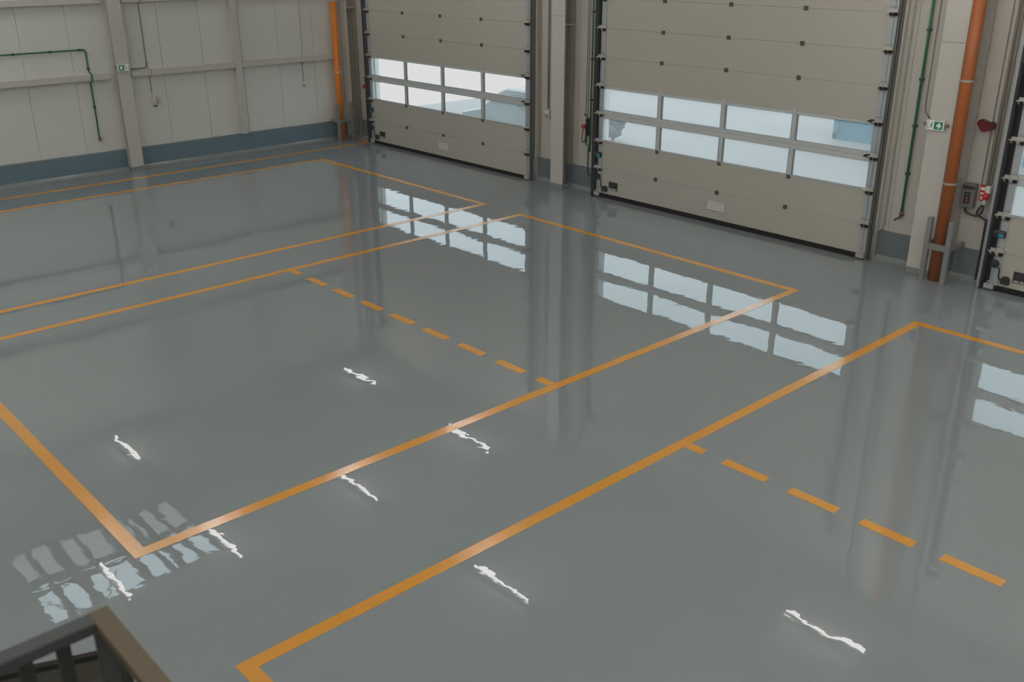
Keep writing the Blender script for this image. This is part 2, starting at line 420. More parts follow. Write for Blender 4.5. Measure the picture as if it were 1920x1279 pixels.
    # sensor: rounded box
    xs = cx-2.755
    poly = [(xs-0.062, 0.145)] + [(xs+0.062*math.cos(PI-t*PI/10), 0.205+0.055*math.sin(t*PI/10)) for t in range(11)] + [(xs+0.062, 0.145)]
    MB().prism(poly, 'y', -0.05, 0.0).build('sensor', 'blackp', d)
    MB().cyl((xs, -0.02, 0.12), (xs, -0.005, 0.12), 0.012, 8).build('lock_button', 'chrome', d)
    # maker plate
    pl = box('nameplate', 'blackp', d, cx-2.66, cx-2.425, -0.010, 0.0, 0.19, 0.36, bev=0.003)
    text_mesh('lettering', 'ASSA ABLOY', 0.037, 'signwhite', pl, (cx-2.5425, -0.012, 0.215))
    # vent with three louvres
    vn = MB()
    x0, x1, z0, z1 = cx-0.205, cx+0.205, 0.235, 0.425
    vn.box(x0, x1, -0.015, 0.0, z0, z0+0.018).box(x0, x1, -0.015, 0.0, z1-0.018, z1).box(x0, x0+0.018, -0.015, 0.0, z0, z1).box(x1-0.018, x1, -0.015, 0.0, z0, z1)
    vn = vn.build('vent', 'alu', d)
    box('vent_back', 'clip', vn, x0, x1, -0.004, 0.0, z0, z1)
    for i in range(4):
        z = z0+0.032+i*0.040
        MB().prism([(-0.016, z), (-0.003, z+0.030), (-0.001, z+0.030), (-0.012, z-0.004)], 'x', x0+0.018, x1-0.018).build('louvre', 'white', vn)
    return d
d2 = make_door()
d1 = copy_tree(d2); d1.name = 'door_1'; d1.location = (DC[0], 0, -0.012)
d1['label'] = 'far left sectional overhead door beside the hall corner, cream with two window rows'
d3 = copy_tree(d2); d3.name = 'door_3'; d3.location = (DC[2], 0, 0)
d3['label'] = 'right-hand sectional overhead door, only its hinge side and plate inside the frame'

# ------------------------------------------------------------------ steel frame of the hall
def column_back(x, w, label):
    c = thing('steel_column', (x, YW-0.15, 0), label, 'column', 'portal columns', 'thing')
    y0 = -0.11
    x0, x1 = x-w/2, x+w/2
    box('flange', 'steel', c, x0, x1, y0, y0+0.022, 0.10, HC-0.02)
    box('rear_flange', 'steel_dark', c, x0, x1, YW-0.054, YW-0.034, 0.5, HC-0.02)  # darker than the front flange to hold the recess shade
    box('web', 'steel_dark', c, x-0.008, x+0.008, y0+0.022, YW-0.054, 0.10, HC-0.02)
    for z in (3.33, 5.4):
        box('stiffener', 'steel', c, x0+0.004, x1-0.002, y0+0.022, YW-0.054, z, z+0.018)
    box('painted_foot', 'cove', c, x0-0.002, x1+0.002, y0-0.004, YW-0.034, 0.003, 0.10)
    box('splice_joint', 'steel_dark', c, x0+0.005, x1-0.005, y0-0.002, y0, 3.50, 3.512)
    return c
column_back(2.925, 0.36, 'pale steel column between the far left and middle doors')
column_back(10.965, 0.36, 'pale steel column carrying the exit sign beside the rust brown downpipe')
column_back(-4.90, 0.27, 'pale steel corner column behind the bright orange downpipe')
yc = -5.955
c = thing('steel_column', (XL+0.1, yc, 0), 'pale steel column standing against the left panel wall', 'column', 'portal columns', 'thing')
box('flange', 'steel', c, -4.92, -4.90, yc-0.15, yc+0.15, 0.10, HC-0.02)
box('rear_flange', 'steel', c, XL+0.07, XL+0.09, yc-0.15, yc+0.15, 0.10, HC-0.02)
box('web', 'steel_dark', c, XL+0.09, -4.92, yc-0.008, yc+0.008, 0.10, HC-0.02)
box('painted_foot', 'cove', c, XL+0.06, -4.896, yc-0.152, yc+0.152, 0.003, 0.10)

GX = -4.97
def girt(y0, y1, z, label):
    mb = MB().box(GX-0.006, GX, y0, y1, z, z+0.115).box(XL+0.002, GX-0.006, y0, y1, z+0.109, z+0.115).box(XL+0.002, GX-0.006, y0, y1, z, z+0.006)
    tag(mb.build('wall_girt', 'steel'), label, 'girt', 'horizontal wall girts', 'thing')
girt(-17.9, -6.24, 2.09, 'lower horizontal girt on the left wall crossed by the green pipe')
girt(-17.9, -6.24, 3.675, 'upper horizontal girt at the frame top, above the green pipe')
girt(-5.76, -3.21, 2.09, 'lower girt between the left wall column and the slim post')
girt(-5.76, -3.21, 3.675, 'upper girt between the left wall column and the slim post')
girt(-3.05, -0.36, 2.09, 'lower girt between the slim post and the orange downpipe')
girt(-3.05, -0.36, 3.675, 'upper girt between the slim post and the orange downpipe')
p = thing('steel_post', (-5.0, -3.13, 0.5), 'slim pale steel post standing on the left wall plinth', 'post', None, 'thing')
MB().box(-4.955, -4.949, -3.20, -3.06, 0.5, HC-0.02).box(XL+0.002, -4.955, -3.066, -3.06, 0.5, HC-0.02).box(XL+0.002, -4.955, -3.20, -3.194, 0.5, HC-0.02).build('shaft', 'steel', p)
box('foot_plate', 'steel', p, XL+0.004, -4.945, -3.21, -3.05, 0.501, 0.512)

# ------------------------------------------------------------------ downpipes with guards
def ringband(mb, x, y, z, r, h):
    n = 24
    A = [[mb.bm.verts.new((x+rr*math.cos(2*PI*i/n), y+rr*math.sin(2*PI*i/n), zz)) for i in range(n)] for rr, zz in ((r, z), (r+0.008, z), (r+0.008, z+h), (r, z+h))]
    for k in range(4):
        for i in range(n): mb.bm.faces.new([A[k][i], A[k][(i+1) % n], A[(k+1) % 4][(i+1) % n], A[(k+1) % 4][i]])
    return mb
px, py = 11.275, -0.165
t = thing('downpipe', (px, py, 0), 'thick rust brown downpipe beside the exit sign column', 'pipe', 'drain downpipes')
MB().cyl((px, py, 0.002), (px, py, 6.1), 0.088, 28).build('pipe', 'orange_dark', t)
for z in (1.50, 2.99):
    mb = ringband(MB(), px, py, z, 0.0885, 0.03); mb.box(px-0.01, px+0.01, py+0.09, YW-0.02, z+0.005, z+0.025)
    mb.build('clamp', 'chrome', t)
ringband(MB(), px, py, 3.03, 0.0885, 0.05).build('socket_joint', 'orange_dark', t)
px2, py2 = -4.878, -0.395
t = thing('downpipe', (px2, py2, 0), 'bright orange downpipe in the hall corner by the far left door', 'pipe', 'drain downpipes')
MB().cyl((px2, py2, 0.002), (px2, py2, 3.50), 0.088, 28).build('pipe', 'orange', t)
MB().cyl((px2, py2, 3.50), (px2, py2, 6.1), 0.092, 28).build('collar', 'white', t)
mb = ringband(MB(), px2, py2, 1.76, 0.0885, 0.025); mb.box(px2+0.08, px2+0.16, py2+0.0, py2+0.02, 1.762, 1.782); mb.build('clamp', 'chrome', t)

t = thing('pipe_guard', (11.3, -0.3, 0), 'grey steel bumper guard around the rust brown downpipe', 'guard', 'pipe guards')
box('post', 'guard', t, 11.10, 11.175, -0.335, -0.26, 0.0, 1.0, bev=0.004)
box('post', 'guard', t, 11.435, 11.51, -0.345, -0.27, 0.0, 0.985, bev=0.004)
box('crossbar', 'guard', t, 11.175, 11.435, -0.325, -0.28, 0.51, 0.60, bev=0.004)
box('side_arm', 'guard', t, 11.45, 11.51, -0.27, 0.165, 0.52, 0.60, bev=0.004)
box('side_arm', 'guard', t, 11.105, 11.165, -0.26, -0.115, 0.56, 0.63, bev=0.004)
t = thing('pipe_guard', (-4.7, -0.35, 0), 'grey steel bumper guard around the orange corner downpipe', 'guard', 'pipe guards')
box('post', 'guard', t, -4.765, -4.70, -0.60, -0.53, 0.0, 1.0, bev=0.004)
box('post', 'guard', t, -4.745, -4.68, -0.20, -0.13, 0.0, 1.0, bev=0.004)
box('crossbar', 'guard', t, -4.75, -4.70, -0.53, -0.20, 0.49, 0.56, bev=0.004)
box('side_arm', 'guard', t, XL+0.06, -4.765, -0.59, -0.53, 0.49, 0.56, bev=0.004)

# ------------------------------------------------------------------ green pipes
def clips(t, pts, axis):
    for q in pts:
        x, y, z = q
        if axis == 'x': box('pipe_clip', 'greend', t, XL+0.002, x+0.028, y-0.022, y+0.022, z-0.022, z+0.022)
        else: box('pipe_clip', 'greend', t, x-0.03, x+0.03, y-0.028, YW-0.001, z-0.018, z+0.018)
t = thing('green_pipe', (XL+0.05, -6.65, 0.8), 'green pipe running along the left wall and dropping to a tap', 'pipe', 'green supply pipes')
gx = XL+0.045
MB().tube([(gx, -17.9, 2.735), (gx, -6.70, 2.735), (gx, -6.67, 2.72), (gx, -6.655, 2.69), (gx, -6.655, 2.30), (gx+0.02, -6.655, 2.26), (-4.945, -6.655, 2.235), (-4.945, -6.655, 2.07), (gx+0.02, -6.655, 2.045), (gx, -6.655, 2.01), (gx, -6.655, 0.80)], 0.017, 10).build('pipe', 'green', t)
clips(t, [(gx, -8.15, 2.735), (gx, -7.40, 2.735), (gx, -6.78, 2.735), (gx, -6.655, 2.33), (gx, -6.655, 1.50)], 'x')
tp = MB().cyl((gx, -6.655, 0.83), (gx, -6.655, 0.76), 0.026, 10).cyl((gx, -6.655, 0.775), (gx+0.07, -6.655, 0.76), 0.015, 8).build('tap', 'tap', t)
box('tap_lever', 'redtap', tp, gx+0.0, gx+0.03, -6.66, -6.59, 0.80, 0.815)
t = thing('green_pipe', (10.45, YW-0.04, 0.8), 'green pipe dropping to a brass tap left of the exit sign column', 'pipe', 'green supply pipes')
gy = YW-0.04
MB().cyl((10.45, gy, 0.82), (10.45, gy, 6.1), 0.02, 12).build('pipe', 'green', t)
clips(t, [(10.45, gy, z) for z in (3.64, 2.92, 2.22, 1.48)], 'y')
MB().cyl((10.45, gy, 0.87), (10.45, gy, 0.80), 0.03, 10).tube([(10.45, gy, 0.80), (10.44, gy-0.04, 0.77), (10.41, gy-0.09, 0.76), (10.395, gy-0.10, 0.73)], 0.018, 8).build('tap', 'tap', t)
t = thing('green_pipe', (3.66, YW-0.04, 0.9), 'thin green pipe beside the hinge track of the middle door', 'pipe', 'green supply pipes')
MB().cyl((3.655, gy-0.03, 0.85), (3.655, gy-0.03, 6.1), 0.018, 12).build('pipe', 'green', t)
for z in (3.6, 2.7, 1.9):
    box('pipe_clip', 'greend', t, 3.63, 3.68, gy-0.055, YW-0.001, z-0.014, z+0.014)

# ------------------------------------------------------------------ conduits and cables
def cable(name, pts, r, m, label, cat, group=None, sub=0):
    return tag(MB().tube(pts, r, 8, sub).build(name, m), label, cat, group)
cy = YW-0.018
for dx, lab in ((DC[1], 'pale conduit bending over the plinth right of the middle door'), (DC[0], 'pale conduit bending over the plinth right of the far left door')):
    k = 3.178 if dx > 0 else 3.14
    cable('conduit', [(dx+k, cy, 6.1), (dx+k, cy, 0.60), (dx+k-0.01, 0.15, 0.53), (dx+3.118, 0.075, 0.49), (dx+3.10, 0.058, 0.44), (dx+3.098, 0.055, 0.3), (dx+3.098, 0.055, 0.005)], 0.013, 'cable', lab, 'conduit', 'pale wall conduits')
cable('cable', [(10.70, -0.12, 6.1), (10.70, -0.12, 2.60), (10.715, -0.118, 2.49), (10.80, -0.118, 2.41)], 0.012, 'cabled', 'brown cable feeding the exit sign near the rust brown downpipe', 'cable')
cable('cable', [(2.375, cy, 6.1), (2.375, cy, 1.57)], 0.012, 'cable', 'pale cable dropping into the socket box between the doors', 'cable')
cable('cable', [(2.345, cy, 6.1), (2.345, cy, 1.57)], 0.008, 'cabled', 'thin dark cable beside the pale one above the socket box', 'cable')
for k, (x, lab) in enumerate([(3.47, 'first thin cable left of the green pipe at the middle door, nearer the column'), (3.525, 'second thin cable left of the green pipe at the middle door, nearer the pipe')]):
    cable('cable', [(x, cy, 6.1), (x, cy, 1.54)], 0.006, 'cabled', lab, 'cable', 'thin cables by the middle door')
lx = XL+0.016
cable('conduit', [(lx, -5.335, 6.1), (lx, -5.335, 3.80), (GX+0.015, -5.335, 3.77), (GX+0.015, -5.335, 3.68), (lx, -5.335, 3.64), (lx, -5.335, 2.37)], 0.012, 'cable', 'pale conduit dropping right of the left wall column', 'conduit', 'left wall conduits')
cable('cable', [(lx, -5.335, 2.37), (lx, -5.345, 2.28), (lx, -5.40, 2.245), (lx, -5.80, 2.245), (lx+0.16, -5.80, 2.25)], 0.011, 'cabled', 'dark cable running sideways to the exit sign on the left wall column', 'cable')
cable('cable', [(lx, -5.325, 2.36), (lx, -5.31, 2.24), (GX+0.012, -5.305, 2.20), (GX+0.012, -5.305, 2.09), (lx, -5.305, 2.05), (lx, -5.30, 1.66)], 0.008, 'cable', 'thin cable dropping over the girt to the wall camera', 'cable')
cable('conduit', [(lx, -1.27, 6.1), (lx, -1.27, 3.85), (GX+0.018, -1.27, 3.80), (GX+0.018, -1.27, 3.66), (lx, -1.27, 3.60), (lx, -1.27, 2.24)], 0.010, 'wall_left', 'pale conduit dropping to the girt near the orange downpipe', 'conduit', 'left wall conduits')
cable('cable', [(lx, -1.29, 2.235), (lx, -1.29, 2.06), (lx, -1.30, 1.58)], 0.009, 'cable', 'short cable hanging below the girt to a white wall socket', 'cable')
cable('cable', [(lx, -1.33, 2.08), (lx, -1.30, 1.98), (lx, -1.26, 2.08)], 0.008, 'cabled', 'small looped cable under the girt above the white wall socket', 'cable')

# ------------------------------------------------------------------ wall devices
t = thing('wall_camera', (XL+0.05, -5.30, 1.45), 'pale cylindrical wall camera with bracket box on the left wall', 'camera')
box('bracket_box', 'steel', t, XL+0.002, XL+0.06, -5.24, -5.12, 1.46, 1.58, bev=0.012)
MB().cyl((XL+0.04, -5.21, 1.57), (XL+0.10, -5.30, 1.60), 0.012, 8).build('arm', 'cable', t)
MB().cyl((XL+0.10, -5.30, 1.61), (XL+0.13, -5.30, 1.41), 0.047, 16).build('body', 'steel', t)
MB().cyl((XL+0.13, -5.30, 1.41), (XL+0.135, -5.30, 1.385), 0.034, 12).build('lens', 'black', t)
t = thing('wall_socket', (XL+0.02, -1.30, 1.50), 'white wall socket under the girt near the orange downpipe', 'socket')
box('back_box', 'white', t, XL+0.002, XL+0.045, -1.355, -1.245, 1.44, 1.56, bev=0.008)
box('flap', 'cable', t, XL+0.045, XL+0.055, -1.335, -1.265, 1.46, 1.52)
t = thing('wall_socket', (2.37, YW-0.03, 1.45), 'grey socket box with red mark on the wall between the doors', 'socket')
box('back_box', 'white', t, 2.31, 2.44, YW-0.075, YW-0.001, 1.37, 1.55, bev=0.008)
box('flap', 'cable', t, 2.325, 2.425, YW-0.09, YW-0.075, 1.41, 1.47)
box('mark', 'red', t, 2.335, 2.40, YW-0.079, YW-0.075, 1.385, 1.40)
MB().cyl((2.30, YW-0.06, 1.56), (2.30, YW-0.06, 1.50), 0.02, 8).build('gland', 'white', t)

# exit signs: box, pictogram with doorway and running figure, arrow
def exit_sign(name, O, ux, n, w, h, flip, label, wing):
    """O = centre on the face plane, ux = direction of the sign's width, n = outward normal; arrow at +ux end unless flip"""
    O = Vector(O); ux = Vector(ux); n = Vector(n); uz = Vector((0, 0, 1))
    t = thing(name, O, label, 'exit sign', 'green exit signs')
    def slab(name, poly, d0, d1, m, par, bev=0):
        bm = MB(); A = []; B = []
        for u, v in poly:
            A.append(bm.bm.verts.new(O+ux*u+uz*v+n*d0)); B.append(bm.bm.verts.new(O+ux*u+uz*v+n*d1))
        k = len(poly)
        for i in range(k): bm.bm.faces.new([A[i], A[(i+1) % k], B[(i+1) % k], B[i]])
        bm.bm.faces.new(A[::-1]); bm.bm.faces.new(B)
        return bm.build(name, m, par)
    def rect(a, b, c, d): return [(a, c), (b, c), (b, d), (a, d)]
    slab('housing', rect(-w/2-0.02, w/2+0.02, -h/2-0.01, h/2+0.01), -0.05, -0.004, 'white', t)
    for s in (-1, 1):
        if wing: slab('end_cap', rect(s*(w/2+0.045)-0.022, s*(w/2+0.045)+0.022, -0.02, 0.025), -0.045, -0.02, 'cabled', t)
    face = slab('face', rect(-w/2, w/2, -h/2, h/2), -0.004, 0.0, 'signwhite', t)
    g = 1 if not flip else -1
    def X(u): return u*g
    slab('arrow_field', rect(min(X(-0.06*w), X(w/2-0.004)), max(X(-0.06*w), X(w/2-0.004)), -h/2+0.006, h/2-0.006), 0.0, 0.002, 'signgreen', face)
    ac = 0.22*w
    arrow = [(ac-0.14*w, -0.11*h), (ac+0.02*w, -0.11*h), (ac-0.05*w, -0.32*h), (ac+0.05*w, -0.32*h), (ac+0.17*w, 0), (ac+0.05*w, 0.32*h), (ac-0.05*w, 0.32*h), (ac+0.02*w, 0.11*h), (ac-0.14*w, 0.11*h)]
    slab('arrow', [(X(u), v) for u, v in arrow], 0.002, 0.004, 'signwhite', face)
    # door edge and running figure in green on the white half
    slab('doorway_edge', rect(*sorted((X(-w/2+0.004), X(-w/2+0.045*w))), -h/2+0.006, h/2-0.006), 0.0, 0.002, 'signgreen', face)
    bm = MB()
    def stroke(a, b, r):
        bm.tube([O+ux*X(a[0])+uz*a[1]+n*0.001, O+ux*X(b[0])+uz*b[1]+n*0.001], r, 6)
    q = w
    stroke((-0.22*q, 0.16*h), (-0.26*q, -0.08*h), 0.03*q)
    stroke((-0.22*q, 0.14*h), (-0.13*q, 0.05*h), 0.016*q); stroke((-0.24*q, 0.14*h), (-0.34*q, 0.06*h), 0.016*q)
    stroke((-0.26*q, -0.08*h), (-0.17*q, -0.18*h), 0.021*q); stroke((-0.17*q, -0.18*h), (-0.19*q, -0.36*h), 0.019*q)
    stroke((-0.26*q, -0.08*h), (-0.32*q, -0.24*h), 0.021*q); stroke((-0.32*q, -0.24*h), (-0.41*q, -0.30*h), 0.019*q)
    bm.cyl(O+ux*X(-0.19*q)+uz*0.30*h, O+ux*X(-0.19*q)+uz*0.30*h+n*0.003, 0.035*q, 12)
    bm.build('running_figure', 'signgreen', face)
    return t
exit_sign('exit_sign', (10.912, -0.165, 2.325), (1, 0, 0), (0, -1, 0), 0.235, 0.125, False, 'green exit sign with right arrow on the column by the rust brown downpipe', True)
exit_sign('exit_sign', (-4.845, -5.965, 2.32), (0, 1, 0), (1, 0, 0), 0.235, 0.125, True, 'green exit sign with left arrow on the left wall column', False)
tag(box('sign_hook', 'redtap', None, -4.93, -4.90, -6.12, -6.10, 2.29, 2.36, rot=((-4.91, -6.11, 2.32), 0.5, 'X')), 'small dark red hook left of the exit sign on the left wall column', 'hook')

t = thing('alarm_siren', (11.52, YW, 2.37), 'dark red twin alarm siren on the wall above the control box', 'siren')
MB().cyl((11.46, YW-0.002, 2.385), (11.46, YW-0.07, 2.385), 0.062, 20).build('base', 'siren', t)
MB().cyl((11.52, YW-0.05, 2.375), (11.545, YW-0.16, 2.36), 0.07, 20, r2=0.078).build('horn', 'siren', t)
MB().cyl((11.60, YW-0.01, 2.365), (11.60, YW-0.12, 2.365), 0.06, 20).build('sounder', 'siren', t)
MB().cyl((11.545, YW-0.16, 2.36), (11.547, YW-0.168, 2.359), 0.035, 16).build('lens', 'siren', t)

t = thing('control_box', (11.46, YW, 1.15), 'dark grey door control box with two lit red buttons', 'control box')
box('case', 'box', t, 11.365, 11.56, YW-0.12, YW-0.001, 1.135, 1.50, bev=0.012)
box('brand_strip', 'blackp', t, 11.375, 11.55, YW-0.124, YW-0.118, 1.42, 1.47)
kp = box('keypad', 'blackp', t, 11.415, 11.505, YW-0.126, YW-0.118, 1.20, 1.375)
for z in (1.245, 1.29): MB().cyl((11.46, YW-0.126, z), (11.46, YW-0.134, z), 0.010, 12).build('button', 'redlit', kp)
MB().cyl((11.46, YW-0.126, 1.34), (11.46, YW-0.132, 1.34), 0.012, 12).build('button', 'box', kp)
t = thing('safety_notice', (11.63, YW, 1.37), 'red and white safety notice beside the dark grey control box', 'notice')
box('sheet', 'red', t, 11.585, 11.675, YW-0.006, YW-0.001, 1.25, 1.495)
box('text_block', 'signwhite', t, 11.595, 11.665, YW-0.008, YW-0.006, 1.415, 1.455)
for q in range(2): MB().cyl((11.612+q*0.036, YW-0.006, 1.365), (11.612+q*0.036, YW-0.008, 1.365), 0.016, 14).build('symbol', 'signwhite', t)
for q in range(3): box('text_line', 'signwhite', t, 11.60, 11.655, YW-0.008, YW-0.006, 1.275+q*0.018, 1.284+q*0.018)
t = thing('power_plug', (11.725, YW-0.05, 1.37), 'red industrial power plug in a white socket next to the safety notice', 'plug')
box('socket', 'white', t, 11.69, 11.765, YW-0.10, YW-0.001, 1.385, 1.50, bev=0.01)
MB().cyl((11.725, YW-0.09, 1.40), (11.72, YW-0.10, 1.30), 0.043, 16).build('collar', 'red', t)
MB().cyl((11.72, YW-0.10, 1.30), (11.715, YW-0.10, 1.22), 0.026, 14).build('grip', 'white', t)
cable('cable', [(11.715, YW-0.10, 1.23), (11.70, YW-0.10, 1.10), (11.64, YW-0.10, 1.04), (11.55, YW-0.08, 1.04), (11.47, YW-0.08, 1.06), (11.43, YW-0.06, 1.10), (11.42, YW-0.06, 1.14)], 0.016, 'blackp', 'thick black cable looping from the red plug to the control box', 'cable', None, 5)
cable('cable', [(11.70, YW-0.06, 1.24), (11.64, YW-0.05, 1.15), (11.61, YW-0.05, 1.07), (11.66, YW-0.05, 1.03), (11.74, YW-0.05, 0.99), (11.765, YW-0.04, 0.90), (11.765, YW-0.04, 0.01)], 0.015, 'blackp', 'black cable dropping down the door frame below the red plug', 'cable', None, 5)
for x, r, m, lab in ((11.60, 0.006, 'cabled', 'thin dark cable left of the cable bundle above the red plug'), (11.665, 0.009, 'cable', 'pale cable in the bundle above the red plug, nearer the siren'), (11.70, 0.009, 'cabled', 'brown cable in the bundle above the red plug, in the middle'), (11.735, 0.012, 'cable', 'pale cable in the bundle above the red plug, nearer the door frame')):
    cable('cable', [(x, cy-0.01, 6.1), (x, cy-0.01, 1.50)], r, m, lab, 'cable', 'cable bundle above the plug')

# emergency stop and coiled lead by the middle door; pull cord set by the far left door
t = thing('stop_button', (3.46, YW, 1.34), 'red mushroom stop button on the wall beside the middle door', 'button')
MB().cyl((3.455, YW-0.001, 1.34), (3.455, YW-0.06, 1.34), 0.03, 14).build('stem', 'box', t)
MB().cyl((3.455, YW-0.06, 1.34), (3.455, YW-0.09, 1.34), 0.047, 18).build('cap', 'red', t)
t = thing('switch_unit', (3.54, YW, 1.2), 'slim black switch unit right of the red stop button', 'switch')
box('case', 'blackp', t, 3.52, 3.565, YW-0.08, YW-0.001, 1.16, 1.52, bev=0.008)
box('clip', 'white', t, 3.515, 3.57, YW-0.085, YW-0.08, 1.20, 1.225)
cable('cable', [(3.43, YW-0.05, 1.28), (3.42, YW-0.07, 1.10), (3.46, YW-0.09, 1.02), (3.52, YW-0.09, 1.06), (3.54, YW-0.08, 1.17)], 0.009, 'blackp', 'small black cable loop hanging below the red stop button', 'cable', None, 5)
co = [(3.605+0.022*math.cos(t_*0.8), YW-0.13+0.022*math.sin(t_*0.8), 1.40-0.0032*t_) for t_ in range(110)]
cable('coiled_lead', [(3.66, -0.06, 1.60), (3.61, -0.0, 1.64), (3.605, YW-0.12, 1.58)] + co + [(3.60, YW-0.12, 0.98), (3.55, YW-0.10, 1.02), (3.54, YW-0.08, 1.16)], 0.008, 'blackp', 'coiled black lead between switch unit and middle door', 'lead')
cable('cable', [(3.655, YW-0.12, 1.0), (3.655, YW-0.12, 0.50), (3.68, YW-0.14, 0.42), (3.76, YW-0.2, 0.40), (3.90, -0.06, 0.42)], 0.014, 'blackp', 'black cable running down beside the green pipe at the middle door', 'cable', None, 5)
t = thing('pull_cord_box', (-4.36, YW, 1.4), 'small red pull switch on the jamb of the far left door', 'switch')
box('case', 'galv', t, -4.44, -4.385, YW-0.10, YW-0.001, 1.30, 1.50, bev=0.008)
MB().cyl((-4.412, YW-0.10, 1.40), (-4.412, YW-0.14, 1.40), 0.055, 16).build('cap', 'red', t)
cable('cable', [(-4.27, -0.02, 1.64), (-4.34, YW-0.10, 1.66), (-4.40, YW-0.09, 1.60), (-4.40, YW-0.09, 1.30), (-4.385, YW-0.10, 0.80), (-4.36, YW-0.12, 0.36), (-4.31, YW-0.18, 0.31), (-4.18, -0.04, 0.34)], 0.010, 'blackp', 'long black cable loop down the jamb of the far left door', 'cable', None, 5)

# ------------------------------------------------------------------ tube lights
def make_light(x, y, label, grp, tube='tube'):
    t = thing('tube_light', (x, y, 6.0), label, 'light', grp)
    box('housing', 'housing', t, x-0.78, x+0.78, y-0.05, y+0.05, 6.04, HC-0.001, bev=0.01)
    MB().cyl((x-0.74, y, 6.01), (x+0.74, y, 6.01), 0.0125, 10).build('tube', tube, t)
    for s in (-1, 1): box('end_cap', 'white', t, x+s*0.755-0.014, x+s*0.755+0.014, y-0.03, y+0.03, 5.985, 6.04)
    return t
seen = [(-3.18, -1.43, 'farthest one, off the middle dashes'), (-3.40, -7.75, 'one at the far left of the floor'), (1.60, -1.60, 'one touching the long middle bay line from above'),
        (1.67, -4.78, 'one just below the long middle bay line'), (1.57, -7.86, 'one beside the mirrored rooflight, right end'), (1.48, -9.98, 'one crossing the mirrored rooflight'),
        (6.30, -4.77, 'one below the near bay line at bottom centre'), (11.05, -1.63, 'one at the bottom right corner')]
unseen = [(11.05, -4.9), (11.05, -8.0), (11.05, -11.2), (6.3, -11.2), (6.3, -14.3), (1.5, -13.4), (-3.4, -11.3), (-3.4, -14.3), (15.8, -1.6), (15.8, -4.8), (15.8, -8.0), (15.8, -11.2), (11.05, -14.3), (11.05, -16.8), (15.8, -14.3), (15.8, -16.8), (1.5, -16.6), (-3.4, -16.6), (6.3, -16.8), (19.2, -1.6), (19.2, -4.8), (19.2, -8.0), (19.2, -11.2), (19.2, -14.5)]  # extra tubes added out of view to brighten the hall
L0 = None
for i, (x, y, s) in enumerate(seen):
    lab = 'lit ceiling tube, floor glare the ' + s
    if L0 is None: L0 = make_light(x, y, lab, 'ceiling tube lights')
    else:
        o = copy_tree(L0); o.location = (x, y, 6.0); o['label'] = lab
L1 = None
for x, y in unseen:
    if L1 is None: o = L1 = make_light(x, y, 'x', 'added unseen fill tubes', 'tube_fill')
    else: o = copy_tree(L1); o.location = (x, y, 6.0)
    o['label'] = 'added fill tube above the frame, unseen, brightening the hall'

# ------------------------------------------------------------------ mezzanine and stair railing
struct('floor_mezzanine', MB().box(17.05, XR, YB, -12.7, 3.0, 3.2), 'concrete')
t = thing('stair_railing', (14.46, -13.82, 1.7), 'grey stair railing, brown reflection coloured into one side, at the bottom left corner', 'railing')
RZ = 2.7
rx, ry = 14.47, -13.83
box('top_rail', 'rail', t, rx-0.035, rx+0.035, -17.6, ry+0.035, RZ-0.045, RZ, bev=0.006)
box('side_rail', 'rail_reflect', t, rx-0.035, 17.0, ry-0.035, ry+0.035, RZ-0.043, RZ+0.003, bev=0.006)
for k in range(1, 31):
    y = ry-0.141-0.121*(k-1)
    if y < -17.5: break
    box('baluster', 'baluster', t, rx-0.012, rx+0.012, y-0.022, y+0.022, 1.7, RZ-0.045)
for k in range(1, 16):
    x = rx+0.16*k
    box('baluster', 'baluster', t, x-0.022, x+0.022, ry-0.012, ry+0.012, 1.7, RZ-0.043)
box('corner_post', 'rail', t, rx-0.03, rx+0.03, ry-0.03, ry+0.03, 1.7, RZ-0.04)
s = thing('steel_staircase', (14.46, -14.5, 0), 'dark solid-sided stair flight seen below the railing at the bottom left corner', 'staircase')
box('upper_landing', 'deck', s, rx-0.06, 17.0, -17.6, ry+0.06, 1.62, 1.70)
def flight_z(y): return FZ0 + (FY0-y)*FS
FY0, FZ0, FS = -13.404, 1.401, 0.284
FX = 13.0
yl = -16.9
MB().prism([(FY0, 0.001), (FY0, FZ0-0.03), (yl, flight_z(yl)-0.03), (yl, 0.001)], 'x', FX-0.03, FX).build('side_panel', 'deck', s)
MB().prism([(FY0, FZ0-0.03), (FY0, FZ0), (yl, flight_z(yl)), (yl, flight_z(yl)-0.03)], 'x', FX-0.035, FX+0.005).build('panel_edge', 'black', s)
MB().prism([(FY0, 0.001), (FY0, FZ0-0.05), (yl, flight_z(yl)-0.05), (yl, 0.001)], 'x', FX+1.10, FX+1.13).build('side_panel', 'deck', s)
for k in range(9):
    y = FY0-0.02-k*0.37
    box('tread', 'deck', s, FX, FX+1.10, y-0.40, y, flight_z(y)-0.20, flight_z(y)-0.12)
    box('riser', 'baluster', s, FX, FX+1.10, y-0.02, y, flight_z(y)-0.36, flight_z(y)-0.20)
for x, y in ((14.6, -14.0), (16.8, -14.0), (14.6, -17.4), (16.8, -17.4)): box('leg', 'baluster', s, x-0.04, x+0.04, y-0.04, y+0.04, 0.0, 1.62)

